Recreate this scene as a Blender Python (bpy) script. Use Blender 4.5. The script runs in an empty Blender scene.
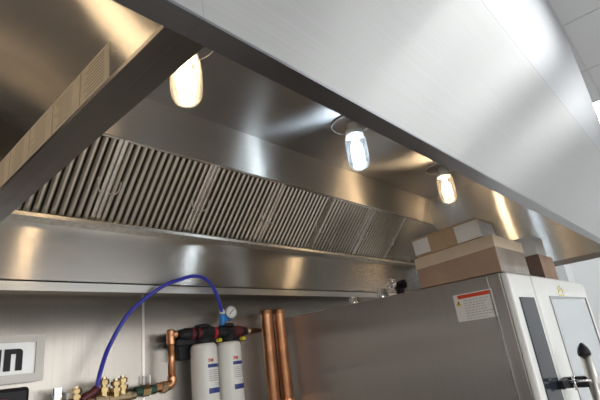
import bpy, bmesh, math, random
from mathutils import Vector, Matrix, Euler
random.seed(7)
S = bpy.context.scene
COL = S.collection
H = 1.68            # eye height of the photographer; heights below are given from there
PI = math.pi

# ------------------------------------------------------------------ materials
def nt(name):
    m = bpy.data.materials.new(name); m.use_nodes = True
    t = m.node_tree; t.nodes.clear()
    o = t.nodes.new('ShaderNodeOutputMaterial')
    return m, t, o
def L(t, a, b): t.links.new(a, b)
def plain(name, col, rough=.5, metal=0., spec=.5, noise=0., nscale=30., bump=0., coat=0.):
    m, t, o = nt(name)
    p = t.nodes.new('ShaderNodeBsdfPrincipled'); L(t, p.outputs[0], o.inputs[0])
    p.inputs['Base Color'].default_value = (*col, 1); p.inputs['Roughness'].default_value = rough
    p.inputs['Metallic'].default_value = metal; p.inputs['Specular IOR Level'].default_value = spec
    p.inputs['Coat Weight'].default_value = coat
    if noise or bump:
        tc = t.nodes.new('ShaderNodeTexCoord'); n = t.nodes.new('ShaderNodeTexNoise')
        n.inputs['Scale'].default_value = nscale; n.inputs['Detail'].default_value = 4
        L(t, tc.outputs['Object'], n.inputs['Vector'])
        if noise:
            r = t.nodes.new('ShaderNodeMapRange'); L(t, n.outputs['Fac'], r.inputs['Value'])
            r.inputs['From Min'].default_value = .25; r.inputs['From Max'].default_value = .75
            r.inputs['To Min'].default_value = 1 - noise; r.inputs['To Max'].default_value = 1 + noise
            x = t.nodes.new('ShaderNodeVectorMath'); x.operation = 'SCALE'
            x.inputs[0].default_value = col; L(t, r.outputs[0], x.inputs['Scale'])
            L(t, x.outputs[0], p.inputs['Base Color'])
        if bump:
            b = t.nodes.new('ShaderNodeBump'); b.inputs['Strength'].default_value = .5
            b.inputs['Distance'].default_value = bump
            L(t, n.outputs['Fac'], b.inputs['Height']); L(t, b.outputs[0], p.inputs['Normal'])
    return m
def steel(name, col=(.62, .60, .57), rough=.25, aniso=.8, grain=(1, 0, 0), wave=.002, wscale=2.2, var=.06, rot=.25, tilt=.15):
    """Brushed stainless sheet; grain is the brushing direction in the world."""
    m, t, o = nt(name)
    p = t.nodes.new('ShaderNodeBsdfPrincipled'); L(t, p.outputs[0], o.inputs[0])
    p.inputs['Metallic'].default_value = 1
    p.inputs['Anisotropic'].default_value = aniso
    p.inputs['Anisotropic Rotation'].default_value = rot
    g = t.nodes.new('ShaderNodeCombineXYZ')
    for i in range(3): g.inputs[i].default_value = grain[i]
    L(t, g.outputs[0], p.inputs['Tangent'])
    tc = t.nodes.new('ShaderNodeTexCoord')
    mp = t.nodes.new('ShaderNodeMapping'); L(t, tc.outputs['Object'], mp.inputs['Vector'])
    mp.inputs['Scale'].default_value = tuple(1.2 if abs(c) > .5 else 160 for c in grain)
    n = t.nodes.new('ShaderNodeTexNoise'); n.inputs['Scale'].default_value = 1.5; n.inputs['Detail'].default_value = 3
    L(t, mp.outputs[0], n.inputs['Vector'])
    n2 = t.nodes.new('ShaderNodeTexNoise'); n2.inputs['Scale'].default_value = wscale; n2.inputs['Detail'].default_value = 2
    L(t, tc.outputs['Object'], n2.inputs['Vector'])
    r = t.nodes.new('ShaderNodeMapRange'); L(t, n.outputs['Fac'], r.inputs['Value'])
    r.inputs['From Min'].default_value = .25; r.inputs['From Max'].default_value = .75
    r.inputs['To Min'].default_value = 1 - var; r.inputs['To Max'].default_value = 1 + var
    x = t.nodes.new('ShaderNodeVectorMath'); x.operation = 'SCALE'; x.inputs[0].default_value = col
    L(t, r.outputs[0], x.inputs['Scale']); L(t, x.outputs[0], p.inputs['Base Color'])
    p.inputs['Roughness'].default_value = rough
    ge = t.nodes.new('ShaderNodeNewGeometry')
    wn = t.nodes.new('ShaderNodeTexWhiteNoise'); L(t, ge.outputs['Position'], wn.inputs['Vector'])
    cr = t.nodes.new('ShaderNodeVectorMath'); cr.operation = 'CROSS_PRODUCT'
    L(t, ge.outputs['Normal'], cr.inputs[0]); L(t, g.outputs[0], cr.inputs[1])
    ml = t.nodes.new('ShaderNodeMath'); ml.operation = 'MULTIPLY_ADD'; L(t, wn.outputs['Value'], ml.inputs[0])
    ml.inputs[1].default_value = 2*tilt; ml.inputs[2].default_value = -tilt
    sc = t.nodes.new('ShaderNodeVectorMath'); sc.operation = 'SCALE'; L(t, cr.outputs[0], sc.inputs[0]); L(t, ml.outputs[0], sc.inputs['Scale'])
    ad = t.nodes.new('ShaderNodeVectorMath'); L(t, sc.outputs[0], ad.inputs[0])
    nm = t.nodes.new('ShaderNodeVectorMath'); nm.operation = 'NORMALIZE'; L(t, ad.outputs[0], nm.inputs[0])
    L(t, ge.outputs['Normal'], ad.inputs[1]); L(t, nm.outputs[0], p.inputs['Normal'])
    if wave:
        b = t.nodes.new('ShaderNodeBump'); b.inputs['Strength'].default_value = 1
        b.inputs['Distance'].default_value = wave
        L(t, n2.outputs['Fac'], b.inputs['Height']); L(t, b.outputs[0], ad.inputs[1])
    return m
def emit(name, col, strength):
    m, t, o = nt(name)
    e = t.nodes.new('ShaderNodeEmission'); e.inputs[0].default_value = (*col, 1); e.inputs[1].default_value = strength
    L(t, e.outputs[0], o.inputs[0]); return m
def thin_glass(name, tint=(1, 1, 1), rough=.03, fac=.25, mist=0.):
    m, t, o = nt(name)
    tr = t.nodes.new('ShaderNodeBsdfTransparent'); tr.inputs[0].default_value = (*tint, 1)
    gl = t.nodes.new('ShaderNodeBsdfGlossy'); gl.inputs['Roughness'].default_value = rough
    lw = t.nodes.new('ShaderNodeLayerWeight'); lw.inputs['Blend'].default_value = fac
    mx = t.nodes.new('ShaderNodeMixShader')
    L(t, lw.outputs['Fresnel'], mx.inputs[0]); L(t, tr.outputs[0], mx.inputs[1]); L(t, gl.outputs[0], mx.inputs[2])
    if mist:
        tl = t.nodes.new('ShaderNodeBsdfTranslucent'); tl.inputs[0].default_value = (.9, .9, .9, 1)
        m2 = t.nodes.new('ShaderNodeMixShader'); m2.inputs[0].default_value = mist
        L(t, mx.outputs[0], m2.inputs[1]); L(t, tl.outputs[0], m2.inputs[2]); L(t, m2.outputs[0], o.inputs[0])
    else:
        L(t, mx.outputs[0], o.inputs[0])
    return m

X_, Y_, Z_ = (1, 0, 0), (0, 1, 0), (0, 0, 1)
M = {}
M['front'] = steel('steel_front', (.49, .497, .49), .42, .95, X_, .0015, 1.6, tilt=.32)
M['enclosure'] = steel('steel_enclosure', (.50, .52, .54), .42, .9, X_, .002, 1.2, tilt=.30)
M['inner_x'] = steel('steel_inner_along', (.62, .59, .55), .27, 1., X_, .0008, 2.0, tilt=.24)
M['inner_y'] = steel('steel_inner_end', (.60, .585, .56), .21, 1., Y_, .0006, 2.0, tilt=.26)
M['plenum'] = steel('steel_plenum', (.68, .65, .61), .38, .95, X_, .0010, 2.0, tilt=.30)
M['ceil_in'] = steel('steel_hood_top', (.56, .555, .56), .34, 1., X_, .002, 2.0)
M['lip'] = steel('steel_lip', (.33, .345, .375), .30, .5, X_, 0)
M['lip_y'] = steel('steel_lip_end', (.30, .285, .28), .32, .5, Y_, 0)
M['wall'] = steel('steel_wall', (.385, .355, .315), .27, .9, Z_, .002, 2.5)
M['oven_side'] = steel('steel_oven_side', (.43, .39, .355), .28, 1., Z_, .0008, 2.0, tilt=.06)
M['oven_trim'] = steel('steel_oven_trim', (.62, .59, .56), .30, .7, Z_, 0)
M['filter'] = plain('filter_steel', (.88, .84, .76), .26, .85)
M['filter_frame'] = plain('filter_frame_steel', (.72, .70, .66), .18, 1, noise=.15, nscale=25, bump=.002)
M['dark'] = plain('cavity_shade', (.03, .03, .03), .6)  # near-black colour painting the shade behind the filter baffles
M['trough'] = plain('trough_steel', (.75, .73, .68), .35, 1, noise=.2, nscale=40)
M['flashing'] = steel('steel_flashing', (.80, .79, .76), .35, .8, X_, 0)
M['chrome'] = plain('chrome', (.8, .8, .8), .12, 1)
M['alu'] = plain('cast_aluminium', (.72, .72, .71), .4, .35)
M['foil'] = plain('crinkled_foil', (.88, .86, .81), .22, 1, noise=.15, nscale=50, bump=.003)
M['card_deep'] = plain('deep_brown_cardboard', (.20, .13, .10), .85, noise=.1)
M['copper'] = plain('copper', (.72, .36, .19), .28, 1, noise=.18, nscale=18)
M['brass'] = plain('brass', (.46, .34, .17), .36, 1, noise=.2, nscale=40)
M['bronze'] = plain('bronze', (.50, .38, .24), .3, 1, noise=.2, nscale=40)
M['black'] = plain('black_plastic', (.015, .015, .018), .45, spec=.3)
M['maroon'] = plain('dark_maroon_plastic', (.12, .02, .025), .35)
M['red'] = plain('red_plastic', (.55, .02, .03), .4)
M['green'] = plain('dark_green_fitting', (.03, .08, .05), .35)
M['yellow'] = plain('yellow_tab', (.80, .62, .04), .45)
M['blue_tube'] = plain('blue_tube', (.035, .045, .50), .28, coat=.3)
M['blue_fit'] = plain('blue_fitting', (.03, .25, .70), .35)
M['white'] = plain('white_plastic', (.86, .85, .80), .35, coat=.2)
M['label_blue'] = plain('navy_band', (.03, .05, .25), .4)
M['label_red'] = plain('label_red', (.70, .07, .03), .5)
M['label_grey'] = plain('label_grey_print', (.48, .47, .46), .6)
M['paper'] = plain('paper', (.82, .80, .76), .6)
M['old_paper'] = plain('cream_label', (.95, .82, .62), .6, noise=.06, nscale=60)
M['label_print'] = plain('faded_print', (.62, .50, .36), .6)
M['card'] = plain('cardboard', (.50, .36, .23), .85, noise=.08, nscale=12)
M['card_dark'] = plain('dark_cardboard', (.38, .26, .185), .85, noise=.15, nscale=9)
M['card_light'] = plain('pale_cardboard', (.62, .50, .37), .85, noise=.06, nscale=14)
M['card_film'] = plain('wrapped_cardboard', (.31, .26, .21), .32, noise=.25, nscale=10, bump=.004, coat=.4)
M['tape'] = plain('white_paper_patch', (.80, .79, .77), .6, noise=.03, nscale=30)
M['carton_grey'] = plain('grey_carton', (.55, .54, .53), .7, noise=.08, nscale=18)
M['oven_front'] = plain('pale_oven_front', (.90, .91, .87), .30, .0, noise=.02, nscale=6, coat=.3)
M['screen'] = plain('black_glass', (.025, .03, .042), .10, spec=.25)
M['window_glass'] = plain('oven_glass', (.62, .68, .72), .10, .15, coat=.8)
M['rubber'] = plain('rubber_seal', (.02, .02, .022), .5)
M['rod'] = plain('satin_handle', (.66, .63, .58), .28, 1)
M['sign_frame'] = plain('sign_frame', (.55, .53, .49), .4, .4)
M['sign_panel'] = plain('sign_panel', (.90, .91, .90), .3, .2, noise=.05, nscale=20)
M['ceiling'] = plain('ceiling_tile', (.52, .53, .54), .8, noise=.02, nscale=60)
M['grid'] = plain('ceiling_grid', (.45, .46, .47), .6)
M['wall_paint'] = plain('wall_paint', (.74, .76, .77), .5, noise=.02, nscale=4)
M['trimgrey'] = plain('grey_trim', (.40, .42, .43), .5)
M['floor'] = plain('floor_tile', (.55, .50, .45), .4, noise=.1, nscale=3)
M['panel_light'] = emit('ceiling_light_diffuser', (.97, .98, .98), 9.5)
M['warm'] = emit('warm_bulb', (1.0, .72, .42), 17)
M['cool'] = emit('cool_bulb', (.74, .88, 1.0), 17)
M['globe'] = thin_glass('jar_glass', (.97, .97, .97), .06, .35, .06)
M['gauge_face'] = plain('gauge_face', (.85, .85, .83), .4)

# ------------------------------------------------------------------ mesh helpers
def link(name, bm, mat, parent=None, smooth=False, bevel=0., loc=None):
    bmesh.ops.recalc_face_normals(bm, faces=bm.faces)
    me = bpy.data.meshes.new(name); bm.to_mesh(me); bm.free()
    mats = mat if isinstance(mat, (list, tuple)) else [mat]
    for k in mats: me.materials.append(M[k])
    o = bpy.data.objects.new(name, me); COL.objects.link(o)
    if parent is not None: o.parent = parent
    if loc: o.location = loc
    if smooth:
        for p in me.polygons: p.use_smooth = True
    if bevel:
        b = o.modifiers.new('bevel', 'BEVEL'); b.width = bevel; b.segments = 2; b.limit_method = 'ANGLE'; b.angle_limit = .6
    return o
def BM(): return bmesh.new()
def box(bm, x0, x1, y0, y1, z0, z1, mi=0):
    v = [bm.verts.new((x, y, z)) for x in (x0, x1) for y in (y0, y1) for z in (z0, z1)]
    for q in ((0, 1, 3, 2), (4, 6, 7, 5), (0, 4, 5, 1), (2, 3, 7, 6), (0, 2, 6, 4), (1, 5, 7, 3)):
        f = bm.faces.new([v[i] for i in q]); f.material_index = mi
    return bm
def prism(bm, pts, x0, x1, ax=0, mi=0):
    """Polygon pts in the two other axes, extruded along axis ax."""
    def P(a, b, c):
        r = [0, 0, 0]; r[ax] = c
        i, j = [k for k in range(3) if k != ax]; r[i] = a; r[j] = b; return r
    A = [bm.verts.new(P(a, b, x0)) for a, b in pts]; B = [bm.verts.new(P(a, b, x1)) for a, b in pts]
    n = len(pts)
    fs = [bm.faces.new(A), bm.faces.new(B[::-1])]
    for i in range(n): fs.append(bm.faces.new((A[i], B[i], B[(i+1) % n], A[(i+1) % n])))
    for f in fs: f.material_index = mi
    return bm
def basis(d):
    d = Vector(d).normalized(); u = d.orthogonal().normalized(); return u, d.cross(u)
def lathe(bm, p, d, prof, seg=20):
    """prof: (distance along d, radius) revolved about the line p + d."""
    p = Vector(p); dd = Vector(d).normalized(); u, w = basis(dd); rings = []
    for t, r in prof:
        c = p + dd*t
        if r < 1e-6: rings.append([bm.verts.new(c)])
        else: rings.append([bm.verts.new(c + (u*math.cos(2*PI*i/seg) + w*math.sin(2*PI*i/seg))*r) for i in range(seg)])
    for a, b in zip(rings, rings[1:]):
        for i in range(seg):
            j = (i+1) % seg
            if len(a) == 1 and len(b) == 1: continue
            if len(a) == 1: bm.faces.new((a[0], b[i], b[j]))
            elif len(b) == 1: bm.faces.new((a[i], a[j], b[0]))
            else: bm.faces.new((a[i], a[j], b[j], b[i]))
    return bm
def rod(bm, a, b, r, seg=16):
    a, b = Vector(a), Vector(b); l = (b-a).length
    return lathe(bm, a, b-a, [(0, 0), (0, r), (l, r), (l, 0)], seg)
def tube(bm, pts, r, seg=12, closed=False):
    pts = [Vector(p) for p in pts]; rings = []; u = None; n = len(pts)
    for i, p in enumerate(pts):
        a = pts[(i-1) % n] if (i or closed) else pts[0]; b = pts[(i+1) % n] if (i < n-1 or closed) else pts[-1]
        d = (b-a).normalized()
        if u is None: u = d.orthogonal().normalized()
        u = (u - d*u.dot(d)).normalized(); w = d.cross(u)
        rings.append([bm.verts.new(p + (u*math.cos(2*PI*k/seg) + w*math.sin(2*PI*k/seg))*r) for k in range(seg)])
    prs = list(zip(rings, rings[1:])) + ([(rings[-1], rings[0])] if closed else [])
    for a, b in prs:
        for k in range(seg): bm.faces.new((a[k], a[(k+1) % seg], b[(k+1) % seg], b[k]))
    if not closed: bm.faces.new(rings[0][::-1]); bm.faces.new(rings[-1])
    return bm
def catmull(P, n=10):
    P = [Vector(p) for p in P]; P = [2*P[0]-P[1]] + P + [2*P[-1]-P[-2]]; out = []
    for i in range(1, len(P)-2):
        a, b, c, d = P[i-1:i+3]
        for k in range(n):
            t = k/n
            out.append(.5*((2*b) + (c-a)*t + (2*a-5*b+4*c-d)*t*t + (3*b-a-3*c+d)*t**3))
    out.append(P[-2]); return out
def text_mesh(name, s, size, mat, parent, M4, ext=.0006, bold=0.):
    cu = bpy.data.curves.new(name, 'FONT'); cu.body = s; cu.size = size; cu.extrude = ext; cu.offset = bold
    cu.align_x = 'CENTER'; cu.align_y = 'CENTER'
    tmp = bpy.data.objects.new('tmp', cu); COL.objects.link(tmp)
    bpy.context.view_layer.update()
    me = bpy.data.meshes.new_from_object(tmp.evaluated_get(bpy.context.evaluated_depsgraph_get()))
    bpy.data.objects.remove(tmp)
    me.transform(M4); me.materials.clear(); me.materials.append(M[mat]); me.name = name
    o = bpy.data.objects.new(name, me); COL.objects.link(o)
    if parent is not None: o.parent = parent
    return o
def tag(o, label=None, cat=None, group=None, kind=None):
    if label: o['label'] = label
    if cat: o['category'] = cat
    if group: o['group'] = group
    if kind: o['kind'] = kind
    return o
def thing(name, loc, label, cat, group=None, rot=None):
    o = bpy.data.objects.new(name, None); COL.objects.link(o); o.location = loc; o.empty_display_size = .05
    if rot: o.rotation_euler = rot
    return tag(o, label, cat, group)
def dup(root, loc, label=None, rot=None):
    r = root.copy(); COL.objects.link(r); r.location = loc
    if label: r['label'] = label
    if rot: r.rotation_euler = rot
    for ch in root.children:
        c = ch.copy(); COL.objects.link(c); c.parent = r
        for g in ch.children:
            k = g.copy(); COL.objects.link(k); k.parent = c
    return r
def struct(name, bm, mat, bevel=0.):
    return tag(link(name, bm, mat, bevel=bevel), kind='structure')

# ------------------------------------------------------------------ the room
CH = H + 2.90                     # ceiling height
YW = 1.79                         # steel-clad back wall
XL, XR, YN = -4.0, 9.5, -4.5
struct('floor', box(BM(), XL, XR, YN, YW+.1, -.1, 0), 'floor')
struct('wall_back', box(BM(), XL, XR, YW, YW+.1, 0, CH), 'wall')
struct('wall_left', box(BM(), XL-.1, XL, YN, YW, 0, CH), 'wall_paint')
struct('wall_right', box(BM(), XR, XR+.1, YN, YW, 0, CH), 'wall_paint')
bm = BM(); wz0, wz1 = .7, 3.1
box(bm, XL, XR, YN-.1, YN, 0, wz0); box(bm, XL, XR, YN-.1, YN, wz1, CH)
wx = [(-3.4, -1.0), (-.6, 1.8), (2.2, 4.6), (5.0, 7.4)]
e = [XL] + [v for w in wx for v in w] + [XR]
for k in range(0, len(e), 2): box(bm, e[k], e[k+1], YN-.1, YN, wz0, wz1)
struct('wall_front', bm, 'wall_paint')
for k, (a, c) in enumerate(wx):
    bm = BM()
    for q in ((a, a+.05, wz0, wz1), (c-.05, c, wz0, wz1), (a+.05, c-.05, wz0, wz0+.05), (a+.05, c-.05, wz1-.05, wz1), ((a+c)/2-.02, (a+c)/2+.02, wz0+.05, wz1-.05)): box(bm, q[0], q[1], YN-.07, YN-.02, q[2], q[3])
    struct('window_%d' % (k+1), bm, 'trimgrey')
    la = bpy.data.lights.new('window_portal', 'AREA'); la.shape = 'RECTANGLE'; la.size = c-a; la.size_y = wz1-wz0; la.cycles.is_portal = True
    lo = bpy.data.objects.new('window_portal', la); COL.objects.link(lo); lo.location = ((a+c)/2, YN-.11, (wz0+wz1)/2); lo.rotation_euler = (PI/2, 0, 0)
struct('ceiling', box(BM(), XL, XR, YN, YW, CH, CH+.1), 'ceiling')
bm = BM(); gx = 1.2
x = 3.73 - 6*gx - .02
xs = []
while x < XR: xs.append(x); x += gx
for x in xs: box(bm, x-.012, x+.012, YN, YW, CH-.006, CH+.002)
ys = [.30 - .6*k for k in range(9)]
for y in ys: box(bm, XL, XR, y-.012, y+.012, CH-.005, CH+.002)
struct('trim_1', bm, 'grid')
# seam strip between two wall sheets
struct('trim_2', box(BM(), .999, 1.009, YW-.004, YW, .2, H+.34), 'oven_trim')
struct('wall_cladding_right', box(BM(), 3.30, XR, YW-.012, YW-.0005, 0, CH), 'wall_paint')
struct('trim_3', box(BM(), 8.3, 8.9, YW-.02, YW-.012, 0, CH), 'trimgrey')

struct('added_band_1', box(BM(), XL, XL+.03, YN, YW, H+.10, H+.45), 'trimgrey')  # unseen band, added to give the oven side a striped reflection
struct('added_band_2', box(BM(), XL, XL+.03, YN, YW, H-1.2, H-.5), 'trimgrey')  # second unseen band, added for the same oven side reflection
# ceiling light panels
def light_panel(x, y, label):
    t = thing('ceiling_light', (x, y, CH), label, 'light', 'troffer lights in the tiled ceiling')
    b = BM()
    for a in (box(b, -.6, .6, -.3, -.275, -.012, 0), box(b, -.6, .6, .275, .3, -.012, 0), box(b, -.6, -.575, -.275, .275, -.012, 0), box(b, .575, .6, -.275, .275, -.012, 0)): pass
    link('frame', b, 'grid', t)
    link('diffuser', box(BM(), -.575, .575, -.275, .275, -.008, -.001), 'panel_light', t)
    return t
lp = light_panel(7.75, .50, 'bright white rectangular light panel in the tiled ceiling at the far right')
for (x, y) in ((7.75, -.9), (4.30, -.9), (5.50, -.9), (-2.9, -.9), (7.90, -2.7), (4.30, -2.7), (.70, -2.7), (-2.9, -2.7)):
    dup(lp, (x, y, CH), 'white rectangular light panel in the tiled ceiling outside the hoods')

# ------------------------------------------------------------------ exhaust hoods
ZB, ZC, YF = H+.35, H+1.04, .304
ZT = H+1.19
HX0, HX1 = .2425, 3.20
def hood(name, x0, x1, label, ends=(1, 1)):
    t = thing(name, (0, 0, 0), label, 'exhaust hood')
    link('front_panel', box(BM(), x0, x1, YF, YF+.012, ZB, ZT), 'front', t)
    b = BM(); box(b, x0, x1, YF+.0005, YF+.034, ZB-.003, ZB+.016)
    link('bottom_lip', b, 'lip', t)
    link('hood_top', box(BM(), x0, x1, YF+.012, YW-.002, ZC, ZC+.02), 'ceil_in', t)
    link('plenum_panel', box(BM(), x0, x1, 1.40, 1.412, H+.835, ZC), 'plenum', t)
    b = BM(); box(b, x0, x1, 1.67, 1.682, ZB+.012, H+.585)
    link('back_panel', b, 'inner_x', t)
    b = BM(); box(b, x0, x1, 1.662, YW-.003, ZB, ZB+.004); box(b, x0, x1, 1.660, 1.664, ZB-.026, ZB+.004)
    link('rear_lip', b, 'flashing', t)
    b = BM()   # grease trough under the filters
    prism(b, [(1.622, H+.583), (1.622, H+.570), (1.672, H+.563), (1.672, H+.568), (1.627, H+.575), (1.627, H+.583)], x0+.025, x1-.025)
    link('grease_trough', b, 'trough', t)
    for k, (xa, xb) in enumerate(((x0, x0+.0255), (x1-.0255, x1))):
        if not ends[k]: continue
        e = link('end_panel', box(BM(), xa, xb, YF+.012, YW-.002, ZB+.003, ZC), 'inner_y', t)
        if k and x1 > 3: link('end_trim', box(BM(), xa-.003, xa, YF+.034, YW-.02, ZB+.003, ZB+.028), 'lip_y', e)
        link('end_lip', box(BM(), xa, xb, YF+.034, YW-.012, ZB-.0032, ZB+.003), 'lip_y', e)
    return t
main = hood('exhaust_hood', HX0, HX1, 'long stainless steel exhaust hood over the oven, with lit jar lamps and slatted filters inside')
left_hood = hood('exhaust_hood', -2.6, HX0-.0002, 'stainless hood section at the upper left whose end panel carries a cream label strip')
fas = thing('hood_fascia', (0, 0, 0), 'stainless front sheet continuing the long hood to the far right', 'hood fascia')
link('front_panel', box(BM(), HX1+.0002, 6.0, YF, YF+.012, ZB, ZT), 'front', fas)
link('bottom_lip', box(BM(), HX1+.0002, 6.0, YF+.0005, YF+.034, ZB-.003, ZB+.016), 'lip', fas)
# enclosure sheet between hood top and ceiling
struct('trim_4', box(BM(), -2.6, 5.1, YF+.004, YF+.016, ZT+.007, CH), 'enclosure')
struct('trim_7', box(BM(), -2.6, 5.1, YF+.0008, YF+.02, ZT+.0003, ZT+.0068), 'rubber')

# cream label strip on the left hood's end panel
lx = HX0-.0257
lab = None
b = BM(); box(b, lx-.0008, lx, .462, 1.18, H+.3535, H+.408)
lab = link('label_strip', b, 'old_paper', left_hood)
lab['label'] = 'cream printed label strip'
b = BM()
for y in (.545, .640, .735, .830, .925, 1.02, 1.11): box(b, lx-.0012, lx-.0008, y-.0012, y+.0012, H+.354, H+.4075)
for c in range(8):
    y0 = .470 + .095*c
    for r in range(9):
        z = H+.358+r*.0053
        ln = .066*random.uniform(.65, 1)
        if y0+ln < 1.17: box(b, lx-.0012, lx-.0008, y0+.006, y0+.006+ln, z, z+.0012)
link('print', b, 'label_print', lab)

# filters
FA = math.atan2(.255, .245); FL = math.hypot(.255, .245)
def make_filter(w, label):
    """Local: x along the hood, y up the slope, z out of the face."""
    t = thing('grease_filter', (0, 0, 0), label, 'grease filter', 'baffle filters in the long hood')
    f = BM(); fw = .018
    box(f, 0, fw, 0, FL, -.045, .002); box(f, w-fw, w, 0, FL, -.045, .002)
    box(f, fw, w-fw, 0, .014, -.045, .002); box(f, fw, w-fw, FL-.014, FL, -.045, .002)
    link('frame', f, 'foil', t, bevel=.006)
    b = BM(); n = 13; p = (w-2*fw)/n
    for i in range(n):
        c = fw + p*(i+.5); hw = p*.27
        prof = [(-hw, -.016), (-hw, -.005), (-hw*.4, -.001), (hw*.4, -.001), (hw, -.005), (hw, -.016), (hw-.0015, -.016), (hw-.0015, -.006), (-hw+.0015, -.006), (-hw+.0015, -.016)]
        A = [b.verts.new((c+u, .014, v)) for u, v in prof]; B = [b.verts.new((c+u, FL-.014, v)) for u, v in prof]
        for k in range(len(prof)): b.faces.new((A[k], A[(k+1) % len(prof)], B[(k+1) % len(prof)], B[k]))
    for i in range(n+1):     # the second row, behind the gaps
        c = fw + p*i; hw = p*.16
        box(b, max(fw, c-hw), min(w-fw, c+hw), .014, FL-.014, -.036, -.034)
    link('baffles', b, 'filter', t)
    link('gap_shade', box(BM(), fw, w-fw, .014, FL-.014, -.045, -.0435), 'dark', t)  # dark sheet standing in for the shade of the unlit plenum
    for hx in (.012, w-.012):
        s = 1 if hx < .1 else -1
        h = BM(); tube(h, catmull([(hx, .13, .002), (hx+s*.012, .135, .016), (hx+s*.024, .15, .018), (hx+s*.030, .175, .006), (hx+s*.030, .185, 0)], 5), .0026, 6)
        link('handle', h, 'alu', t, smooth=True)
    return t
fx = [.315, .725, 1.135, 1.552, 1.962, 2.385, 2.815]
W = .408
f0 = make_filter(W, 'x')
rot = (PI - 0, 0, 0)
mat = Matrix(((1, 0, 0), (0, -math.cos(FA), -math.sin(FA)), (0, math.sin(FA), -math.cos(FA))))
# y-up-slope points forward and up; face points forward and down
frot = mat.to_euler()
flab = ['slatted steel filter cut off by the hood end lip, leftmost in the bank',
        'slatted steel filter second from the left, right of the bright foil joint with wire pulls',
        'slatted steel filter third from the left in the sloping bank',
        'slatted steel filter fourth from the left in the sloping bank',
        'slatted steel filter second from the right end of the sloping bank',
        'slatted steel filter at the right end of the bank, nearest the cardboard boxes']
for i in range(6):
    loc = (fx[i]+.001, 1.65, H+.582)
    if i == 0:
        f0.location = loc; f0.rotation_euler = frot; f0['label'] = flab[0]
    else: dup(f0, loc, flab[i], frot)
# filler sheets closing the bank at both ends
for xa, xb in ((.2685, fx[0]), (2.80, 3.174)):
    b = BM(); prism(b, [(1.405, H+.837), (1.413, H+.837), (1.658, H+.582), (1.650, H+.582)], xa, xb)
    if xa > 2: prism(b, [(1.402, H+.837), (1.405, H+.837), (1.650, H+.582), (1.644, H+.582)], 2.885, 2.905)
    link('filler_sheet', b, 'inner_x', main)

# hood lamps: jar globes on the hood's top
def make_lamp(bulb, label):
    t = thing('hood_lamp', (0, 0, 0), label, 'lamp', 'jar lamps under the hood top')
    link('mounting_plate', lathe(BM(), (0, 0, 0), (0, 0, -1), [(0, 0), (0, .10), (.004, .103), (.007, .100), (.007, 0)], 40), 'ceil_in', t, smooth=False)
    link('plate_rim', tube(BM(), [(.102*math.cos(a*PI/20), .102*math.sin(a*PI/20), -.006) for a in range(40)], .0022, 6, True), 'alu', t, smooth=True)
    link('socket', lathe(BM(), (0, 0, -.007), (0, 0, -1), [(0, 0), (0, .030), (.028, .030), (.034, .040), (.058, .043), (.066, .038), (.066, 0)], 28), 'alu', t, smooth=True)
    prof = [(0, .043), (.02, .050), (.05, .052), (.12, .051), (.148, .047), (.163, .039), (.172, .024), (.176, 0)]
    link('globe', lathe(BM(), (0, 0, -.071), (0, 0, -1), prof, 32), 'globe', t, smooth=True)
    link('bulb', lathe(BM(), (0, 0, -.073), (0, 0, -1), [(0, 0), (.0, .012), (.03, .014), (.05, .027), (.11, .030), (.130, .024), (.140, 0)], 24), bulb, t, smooth=True)
    return t
LY = 1.03
warm = make_lamp('warm', 'lit warm jar lamp partly behind the hood end lip, leftmost of the three')
warm.location = (.735, LY, ZC)
cool = make_lamp('cool', 'lit cool white jar lamp, middle of the three under the hood')
cool.location = (1.685, LY, ZC)
dup(warm, (2.655, LY, ZC), 'lit warm jar lamp above the cardboard box, rightmost of the three')
for x in (-.22, -1.15):
    dup(warm, (x, LY, ZC), 'lit warm jar lamp inside the left hood section')

# ------------------------------------------------------------------ oven
OX0, OX1, OY, OB, OZ, OB0 = 1.75, 3.00, .535, 1.69, H+.211, .86
t = oven = thing('combi_oven', (0, 0, 0), 'large stainless oven with pale front, black control strip and glass door under the hood', 'oven')
def at(b, name, mat, bev=.0, par=oven, smooth=False): return link(name, b, mat, par, smooth, bev)
at(box(BM(), OX0, OX1, OY+.075, OB, OB0, OZ), 'body', 'oven_side', .004)
b = BM(); box(b, OX0-.001, OX1+.001, OY+.028, OY+.0745, OB0, OZ-.001)
at(b, 'front_frame', 'oven_side', .003)
at(box(BM(), OX0-.001, 2.022, OY, OY+.028, OB0, OZ-.003), 'control_panel', 'oven_front', .008)
cp = oven.children[-1]
at(box(BM(), 1.805, 1.985, OY-.004, OY+.002, OB0+.1, H+.116), 'display_glass', 'screen', .012, cp)
d = at(box(BM(), 2.028, OX1, OY-.004, OY+.026, OB0, OZ-.003), 'door', 'oven_front', .008)
b = BM(); wx0, wx1, wz0, wz1 = 2.215, 2.90, OB0+.1, H+.112
for r in ((wx0-.012, wx0, wz0-.012, wz1+.012), (wx1, wx1+.028, wz0-.012, wz1+.012), (wx0, wx1, wz1, wz1+.012), (wx0, wx1, wz0-.012, wz0)):
    box(b, r[0], r[1], OY-.008, OY-.003, r[2], r[3], 0 if r[0] == wx1 else 1)
at(b, 'window_seal', ['rubber', 'trimgrey'], 0, d)
at(box(BM(), wx0, wx1, OY-.007, OY-.0035, wz0, wz1), 'door_window', 'window_glass', .0, d)
# yellow heat mark on the door
b = BM()
for k, zz in ((-.035, 0), (0, .008), (.035, 0)): tube(b, catmull([(2.43+k-.01, OY-.0045, H+.142+zz), (2.43+k+.004, OY-.0045, H+.150+zz), (2.43+k-.004, OY-.0045, H+.160+zz), (2.43+k+.008, OY-.0045, H+.168+zz)], 4), .0022, 6)
box(b, 2.38, 2.48, OY-.0055, OY-.0035, H+.128, H+.133)
at(b, 'heat_mark', 'yellow', 0, d)
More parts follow.
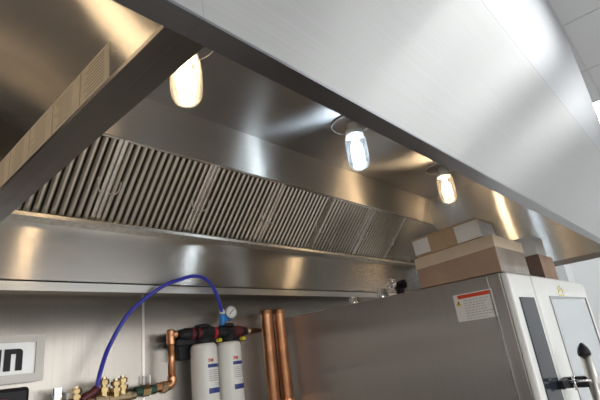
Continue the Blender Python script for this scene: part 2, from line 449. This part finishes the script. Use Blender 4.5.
# handle: upright bar on a black latch arm
hy, hx = .432, 2.045
h = at(lathe(BM(), (hx, hy, OB0+.15), (0, 0, 1), [(0, 0), (0, .021), (H-.118-OB0-.15, .020), (H-.118-OB0-.15, 0)], 24), 'handle', 'rod', 0, d, True)
b = BM(); lathe(b, (hx, hy, H-.118), (0, 0, 1), [(0, 0), (0, .0225), (.012, .0225), (.026, .018), (.042, .007), (.046, 0)], 24)
at(b, 'end_cap', 'black', 0, d, True)
b = BM(); box(b, hx-.018, hx+.018, hy+.012, OY-.003, H-.228, H-.190); box(b, 1.945, 2.024, OY-.03, OY-.001, H-.222, H-.192)
at(b, 'latch_arm', 'black', .005, d)
b = BM(); rod(b, (hx-.02, OY-.01, H-.204), (hx-.02, hy, H-.204), .005, 10); rod(b, (hx-.02, .49, H-.235), (hx-.02, .49, H-.185), .006, 10)
at(b, 'latch_pin', 'chrome', 0, d, True)
# warning sticker on the side
sx = OX0-.0006
st = at(box(BM(), sx-.0006, sx, .606, .760, H+.058, H+.160), 'warning_sticker', 'paper')
st['label'] = 'white sticker with a red header and yellow triangle'
at(box(BM(), sx-.0010, sx-.0006, .610, .742, H+.142, H+.156), 'red_header', 'label_red', 0, st)
b = BM(); prism(b, [(.732, H+.118), (.754, H+.118), (.743, H+.137)], sx-.0010, sx-.0006)
at(b, 'triangle', 'yellow', 0, st)
b = BM(); prism(b, [(.7415, H+.125), (.7445, H+.125), (.7450, H+.133), (.7410, H+.133)], sx-.0013, sx-.0010); box(b, sx-.0013, sx-.0010, .7415, .7445, H+.1205, H+.1235)
at(b, 'exclamation', 'black', 0, st)
b = BM()
for k in range(8):
    z = H+.134-k*.0095; ln = random.uniform(.07, .108)
    yy = .722
    while yy > .722-ln:
        wl = random.uniform(.006, .016); box(b, sx-.0009, sx-.0006, max(yy-wl, .612), yy, z-.003, z); yy -= wl+.003
at(b, 'fine_print', 'label_grey', 0, st)
# seam strip on the side and a small round badge
at(box(BM(), OX0-.003, OX0, .610, .616, OB0, OZ-.055), 'side_seam', 'chrome')
# vents on the oven's roof, at the rear edge
for (x, y, r, hh) in ((1.83, 1.29, .020, .040), (1.84, 1.13, .026, .050)):
    at(lathe(BM(), (x, y, OZ), (0, 0, 1), [(0, 0), (0, r*1.2), (.006, r*1.2), (.008, r), (hh-.004, r), (hh, r*.92), (hh, r*.8), (hh-.01, r*.8), (hh-.01, 0)], 24), 'vent_stub', 'chrome', 0, oven, True)
b = BM(); rod(b, (1.83, 1.03, OZ), (1.83, 1.03, OZ+.035), .018); rod(b, (1.83, 1.03, OZ+.045), (1.83, 1.0, OZ+.048), .020)
at(b, 'vent_elbow', 'black', .002)
at(lathe(BM(), (1.80, 1.04, OZ+.052), (-1, 0, 0), [(0, 0), (0, .024), (.02, .024), (.024, .02), (.024, 0)], 20), 'vent_cap', 'chrome', 0, oven, True)
# stand with legs to the floor
for x in (OX0+.05, OX1-.05):
    for y in (OY+.12, OB-.06):
        at(box(BM(), x-.02, x+.02, y-.02, y+.02, 0, OB0), 'leg', 'oven_trim', .003)
at(box(BM(), OX0+.03, OX1-.03, OY+.1, OB-.04, .25, .28), 'stand_shelf', 'oven_trim', .003)

# ------------------------------------------------------------------ boxes on the oven
def carton(name, x0, x1, y0, y1, z0, z1, mats, label, rz=0, grp='cartons on top of the oven'):
    cx, cy = (x0+x1)/2, (y0+y1)/2
    t = thing(name, (cx, cy, z0), label, 'box', grp, (0, 0, rz))
    hx, hy, hz = (x1-x0)/2, (y1-y0)/2, z1-z0
    b = BM(); box(b, -hx, hx, -hy, hy, 0, hz)
    b.faces.ensure_lookup_table()
    for f in b.faces:
        n = f.normal if f.normal.length else None
        f.normal_update(); n = f.normal
        c = f.calc_center_median()
        f.material_index = 1 if abs(c.y+hy) < 1e-5 else 0
    link('carton_body', b, mats, t, bevel=.003)
    return t, hx, hy, hz
Z0 = OZ+.0015
t1, hx, hy, hz = carton('cardboard_box', 1.752, 2.10, .552, .888, Z0, Z0+.122, ['card_dark', 'card_film'], 'large brown cardboard box at the front left corner of the oven top')
link('top_flap', box(BM(), -hx-.003, hx+.002, -hy-.001, hy+.003, hz-.045, hz+.002), 'card_light', t1, bevel=.002)
for c in t1.children:          # the box bulges up towards its front
    for v in c.data.vertices:
        if v.co.z > .06 and v.co.y < 0: v.co.z += .020
t1b, hx, hy, hz = carton('cardboard_box', 1.757, 1.93, .592, .880, Z0+.1352, Z0+.214, ['card', 'carton_grey'], 'flat brown box with white paper patches, stacked on the large brown box')
t1b.rotation_euler[0] = -math.atan2(.02, .336)
b = BM(); box(b, -hx-.002, -hx+.001, hy-.070, hy+.0015, .012, hz-.006)
link('white_patch', b, 'tape', t1b)
b = BM(); box(b, -hx-.002, -hx+.001, -hy-.0015, -hy+.098, .004, hz-.004)
link('white_patch', b, 'tape', t1b)
link('lid', box(BM(), -hx-.003, hx+.003, -hy-.003, hy+.003, hz-.005, hz+.002), 'card', t1b)
t2, hx, hy, hz = carton('cardboard_box', 2.43, 2.68, .575, .80, Z0, Z0+.128, ['card_deep', 'card_dark'], 'small dark brown box behind the large one on the oven, bottom of its pair')
t3, hx, hy, hz = carton('cardboard_box', 2.435, 2.60, .58, .72, Z0+.1285, Z0+.225, ['tape', 'carton_grey'], 'small pale grey carton stacked on the small dark brown box')

# ------------------------------------------------------------------ plumbing on the wall
PY = 1.70
t = wf = thing('water_filter', (0, 0, 0), 'twin cartridge water filter with black head mounted on the steel wall', 'water filter')
zm = H+.158
b = BM(); box(b, 1.10, 1.47, PY-.01, YW-.004, zm-.045, zm-.020); box(b, 1.13, 1.20, PY+.02, YW, zm-.10, zm-.04); box(b, 1.36, 1.43, PY+.02, YW, zm-.10, zm-.04)
link('bracket', b, 'black', wf, bevel=.004)
b = BM(); lathe(b, (1.115, PY, zm), X_, [(0, 0), (0, .020), (.02, .022), (.03, .026), (.075, .026), (.08, .022), (.11, .030), (.17, .030), (.18, .022), (.21, .026), (.225, .030), (.285, .030), (.295, .022), (.33, .024), (.36, .020), (.38, .016), (.38, 0)], 20)
for cx in (1.235, 1.372): lathe(b, (cx, PY, zm+.022), Z_, [(0, 0), (0, .035), (.012, .034), (.016, .028), (.016, 0)], 20); lathe(b, (cx, PY, zm-.045), Z_, [(0, 0), (0, .046), (.02, .044), (.03, .034), (.05, .03), (.05, 0)], 20)
link('manifold', b, 'black', wf, smooth=True)
for (xa, l, r) in ((1.20, .035, .0285), (1.275, .03, .0265), (1.40, .05, .0275), (1.168, .018, .028)):
    link('red_collar' if xa != 1.168 else 'maroon_collar', lathe(BM(), (xa, PY, zm), X_, [(0, 0), (0, r), (l, r), (l, 0)], 16), 'red' if xa == 1.275 else 'maroon', wf)
link('nipple', lathe(BM(), (1.49, PY, zm), X_, [(0, 0), (0, .018), (.02, .018), (.022, .013), (.09, .009), (.09, 0)], 16), 'bronze', wf, smooth=True)
for cx in (1.228, 1.362):
    c = link('cartridge', lathe(BM(), (cx, PY-.015, zm-.045), (0, 0, -1), [(0, 0), (0, .046), (.008, .0545), (.02, .057), (.33, .057), (.345, .052), (.352, .04), (.352, 0)], 40), 'white', wf, smooth=True)
    # label wraps the side that faces the room
    def patch(name, z0, z1, a0, a1, mat, r=.0573):
        b = BM(); n = 14; rows = []
        for i in range(n+1):
            a = a0 + (a1-a0)*i/n
            rows.append([b.verts.new((cx + rr*math.cos(a), PY-.015 + rr*math.sin(a), z)) for rr in (r, r+.0006) for z in (z0, z1)])
        for p, q in zip(rows, rows[1:]):
            for i, j in ((0, 1), (1, 3), (3, 2), (2, 0)): b.faces.new((p[i], p[j], q[j], q[i]))
        b.faces.new(rows[0][:2] + rows[0][:1:-1]); b.faces.new(rows[-1][:2] + rows[-1][:1:-1])
        return link(name, b, mat, c, smooth=False)
    D = PI/180; zt = zm-.045
    a0, a1 = -112*D, -20*D
    patch('blue_band', zt-.100, zt-.086, a0, a1, 'label_blue')
    patch('blue_band', zt-.200, zt-.180, a0, a1, 'label_blue')
    for k in range(6): patch('print_line', zt-.112-.008*k, zt-.109-.008*k, a0+2*D, a1-(15+8*(k % 3))*D, 'label_grey')
    for k, ch in enumerate('3M'):
        a = (-106+13*k)*D
        m4 = Matrix.Translation((cx+.0578*math.cos(a), PY-.015+.0578*math.sin(a), zt-.072)) @ Matrix.Rotation(a+PI/2, 4, 'Z') @ Matrix.Rotation(PI/2, 4, 'X')
        text_mesh('logo_letter', ch, .019, 'label_red', c, m4, .0004, .0006)
    for k in range(3):
        a = (-78+16*k)*D
        m4 = Matrix.Translation((cx+.0578*math.cos(a), PY-.015+.0578*math.sin(a), zt-.168)) @ Matrix.Rotation(a+PI/2, 4, 'Z') @ Matrix.Rotation(PI/2, 4, 'X')
        text_mesh('print_figure', '1'+'0'*0 if k == 0 else '0', .017, 'label_grey', c, m4, .0003)
    tb = BM(); box(tb, cx+.040, cx+.060, PY-.072, PY-.048, zm-.045, zm-.030)
    link('release_tab', tb, 'yellow', wf, bevel=.004)
# gauge and blue tube fitting on top
g0 = Vector((1.385, PY-.02, zm+.085))
g = link('pressure_gauge', lathe(BM(), g0, (-.35, -1, .05), [(-.014, 0), (-.014, .030), (.010, .032), (.013, .030), (.013, .026), (.010, .026), (.010, 0)], 28), 'chrome', wf)
dd = Vector((-.35, -1, .05)).normalized()
link('gauge_face', lathe(BM(), g0 + dd*.0103, dd, [(0, 0), (0, .0255), (.001, .0255), (.001, 0)], 28), 'gauge_face', g)
u = Vector((1, -.35, 0)).normalized(); w_ = dd.cross(u)
link('needle', tube(BM(), [g0+dd*.0125-u*.010-w_*.010, g0+dd*.0125+u*.013+w_*.013], .0014, 6), 'black', g)
b = BM()
for k in range(12):
    a = -.8 + k*.62*.75
    q = u*math.cos(a*1.0)+w_*math.sin(a*1.0)
    tube(b, [g0+dd*.0118+q*.019, g0+dd*.0118+q*.024], .0008, 4)
link('scale_ticks', b, 'black', g)
link('gauge_stem', rod(BM(), (1.372, PY, zm+.035), (1.375, PY-.01, zm+.075), .008), 'brass', wf)
b = BM(); rod(b, (1.340, PY-.01, zm+.055), (1.385, PY-.01, zm+.062), .013); lathe(b, (1.342, PY-.01, zm+.03), Z_, [(0, 0), (0, .010), (.012, .013), (.045, .014), (.05, .011), (.05, 0)])
link('tube_fitting', b, 'blue_fit', wf, smooth=False)
link('tube_collar', lathe(BM(), (1.343, PY-.01, zm+.080), Z_, [(0, 0), (0, .012), (.02, .012), (.022, .009), (.022, 0)]), 'white', wf)

# blue tube: arches from the valves to the filter head
pts = [(0.767, 1.680, H-0.007), (0.782, 1.685, H+0.051), (0.821, 1.700, H+0.136), (0.889, 1.680, H+0.252), (0.990, 1.630, H+0.338), (1.079, 1.620, H+0.374), (1.154, 1.620, H+0.392), (1.220, 1.625, H+0.378), (1.268, 1.635, H+0.333), (1.311, 1.660, H+0.275), (1.344, 1.690, H+0.248),]
tb = link('water_tube', tube(BM(), catmull(pts, 8), .0078, 12), 'blue_tube', None, smooth=True)
tag(tb, 'bright blue plastic tube arching over the wall from brass valves to the water filter', 'tube')

# copper feed line with elbows
zl = H-.036
t = cf = thing('copper_feed_pipe', (0, 0, 0), 'thin copper pipe with elbows running up left of the water filter', 'pipe')
link('riser', rod(BM(), (1.078, PY, zl+.015), (1.078, PY, zm-.005), .0145, 20), 'copper', cf, smooth=True)
link('branch', rod(BM(), (1.075, PY, zm), (1.116, PY, zm), .0145, 20), 'copper', cf, smooth=True)
b = BM(); lathe(b, (1.078, PY, zm-.035), Z_, [(0, 0), (0, .0175), (.052, .0175), (.058, .012), (.058, 0)], 20); rod(b, (1.07, PY, zm), (1.10, PY, zm), .0175, 20)
link('tee_fitting', b, 'copper', cf)
b = BM(); tube(b, catmull([(1.078, PY, zl+.035), (1.077, PY, zl+.015), (1.066, PY, zl+.003), (1.045, PY, zl)], 6), .0185, 16)
link('elbow', b, 'copper', cf, smooth=True)

# brass valve manifold
t = bv = thing('brass_valve_manifold', (0, 0, 0), 'row of brass valves and fittings along the bottom of the steel wall', 'valve')
b = BM(); lathe(b, (.66, PY, zl-.012), X_, [(0, 0), (0, .018), (.10, .018), (.105, .024), (.15, .026), (.155, .02), (.24, .02), (.245, .016), (.26, .016), (.26, 0)], 16)
link('body_pipe', b, 'bronze', bv, smooth=False)
def bonnet(x, y, z, hgt, mat='brass'):
    b = BM(); lathe(b, (x, y, z), Z_, [(0, 0), (0, .015), (hgt*.3, .015), (hgt*.31, .021), (hgt*.55, .021), (hgt*.56, .011), (hgt*.70, .011), (hgt*.71, .018), (hgt*.95, .018), (hgt, .016), (hgt, 0)], 6)
    v = link('valve', b, mat, bv)
    link('stem_nut', lathe(BM(), (x, y, z+hgt), Z_, [(0, 0), (0, .009), (.008, .009), (.008, 0)], 6), 'bronze', v)
bonnet(.702, PY-.01, zl-.010, .045); bonnet(.797, PY-.01, zl-.006, .060); bonnet(.838, PY-.015, zl-.008, .052); bonnet(.868, PY-.005, zl-.004, .056)
b = BM(); tube(b, catmull([(.715, PY-.02, zl-.002), (.735, PY-.022, zl+.008), (.755, PY-.022, zl+.018), (.767, PY-.021, zl+.028)], 5), .013, 12)
link('push_fitting', b, 'maroon', bv, smooth=True)
link('union_nut', lathe(BM(), (.945, PY, zl-.004), X_, [(0, 0), (0, .022), (.032, .022), (.032, 0)], 6), 'brass', bv)
for xa, mt in ((.918, 'green'), (.977, 'green')): link('green_collar', lathe(BM(), (xa, PY, zl-.004), X_, [(0, 0), (0, .018), (.026, .018), (.026, 0)], 14), mt, bv)
link('copper_coupling', lathe(BM(), (1.000, PY, zl), X_, [(0, 0), (0, .014), (.006, .018), (.034, .018), (.036, .015), (.036, 0)], 16), 'copper', bv)
link('hex_nut', lathe(BM(), (1.026, PY, zl-.002), X_, [(0, 0), (0, .023), (.024, .023), (.024, 0)], 6), 'bronze', bv)
for xa in (.995, 1.022): link('wall_pin', rod(BM(), (xa, YW-.02, zl-.03), (xa, YW-.02, zl+.05), .004, 8), 'chrome', bv)
link('mounting_plate', box(BM(), .675, .706, PY, YW, zl-.06, zl+.028), 'paper', bv, bevel=.002)
for xa in (.645, .66): link('chrome_post', rod(BM(), (xa, PY+.02, zl-.08), (xa, PY+.02, zl+.045), .008, 10), 'chrome', bv)
b = BM(); rod(b, (.80, YW, zl-.03), (.80, PY, zl-.03), .012); link('wall_support', b, 'bronze', bv)

# two fat copper stubs left of the oven
for k, (x, zt, lbl) in enumerate(((1.612, H+.254, 'fat copper pipe stub, left of the two beside the oven'), (1.688, H+.257, 'fat copper pipe stub, right of the two and touching the oven side view'))):
    zb = .0
    if k == 0:
        cp0 = thing('copper_pipe', (x, PY-.02, 0), 'thick copper pipe with open top, the left one of the pair beside the oven', 'pipe', 'copper pipes beside the oven')
        link('pipe_body', lathe(BM(), (0, 0, 0), Z_, [(0, 0), (0, .029), (zt-.035, .029), (zt-.03, .0305), (zt, .0305), (zt, .027), (zt-.05, .027), (zt-.05, 0)], 28), 'copper', cp0, smooth=True)
        link('coupling', lathe(BM(), (0, 0, H-.20), Z_, [(0, .0295), (.0, .033), (.03, .033), (.03, .0295)], 28), 'copper', cp0)
    else:
        dup(cp0, (x, PY-.035, 0), 'thick copper pipe with open top, the right one of the pair beside the oven')

# sign panel and black box at the left
t = sg = thing('sign', (0, 0, 0), 'white sign panel with bold black letters in a grey frame on the steel wall', 'sign')
SY = 1.735
sx0, sx1, sz0, sz1 = .10, .607, H+.040, H+.188
b = BM()
for r in ((sx0, sx1, sz1-.022, sz1), (sx0, sx1, sz0, sz0+.026), (sx0, sx0+.02, sz0+.026, sz1-.022), (sx1-.026, sx1, sz0+.026, sz1-.022)): box(b, r[0], r[1], SY-.008, YW-.003, r[2], r[3])
link('frame', b, 'sign_frame', sg)
link('panel', box(BM(), sx0+.02, sx1-.026, SY, YW-.003, sz0+.026, sz1-.022), 'sign_panel', sg)
def letter_n(x, w, z0, z1, s):
    r = .012; o = [(x, z0), (x, z1), (x+w-r, z1)]
    for k in range(1, 6): a = PI/2*(1-k/5); o.append((x+w-r+r*math.cos(a), z1-r+r*math.sin(a)))
    o += [(x+w, z0), (x+w-s, z0), (x+w-s, z1-.016), (x+s, z1-.016), (x+s, z0)]
    return o
zl0, zl1 = H+.078, H+.146
for nm, pts in (('letter', letter_n(.489, .053, zl0, zl1, .019)), ('letter', [(.459, zl0), (.459, zl1), (.480, zl1), (.480, zl0)])):
    b = BM(); prism(b, pts, SY-.004, SY+.001, 1); link(nm, b, 'black', sg)
t = bc = thing('mounted_box', (0, 0, 0), 'black plastic box with a red badge under the white sign', 'box')
link('case', box(BM(), .20, .562, 1.70, YW-.002, H-.35, H+.026), 'black', bc, bevel=.012)
b = BM(); lathe(b, (.485, 1.6995, H-.046), (0, -1, 0), [(0, 0), (0, .042), (.005, .040), (.005, 0)], 28); link('badge', b, 'red', bc)

# ------------------------------------------------------------------ light and camera
wd = bpy.data.worlds.new('world'); S.world = wd; wd.use_nodes = True
bg = wd.node_tree.nodes['Background']; bg.inputs[0].default_value = (.86, .87, .88, 1); bg.inputs[1].default_value = 2.8

R = ((0.67245549, 0.16651279, 0.72116372), (-0.72987636, 0.31087326, 0.60880072), (-0.12281741, -0.93575173, 0.33058218))
cam = bpy.data.cameras.new('camera'); co = bpy.data.objects.new('camera', cam); COL.objects.link(co)
cam.sensor_width = 36; cam.lens = 450.42/600*36; cam.clip_start = .02
co.matrix_world = Matrix(((R[0][0], -R[0][1], -R[0][2], 0), (R[1][0], -R[1][1], -R[1][2], 0), (R[2][0], -R[2][1], -R[2][2], H), (0, 0, 0, 1)))
S.camera = co
S.view_settings.view_transform = 'Standard'; S.view_settings.look = 'None'
S.view_settings.gamma = 1; S.view_settings.use_curve_mapping = False
S.view_settings.exposure = 0.35
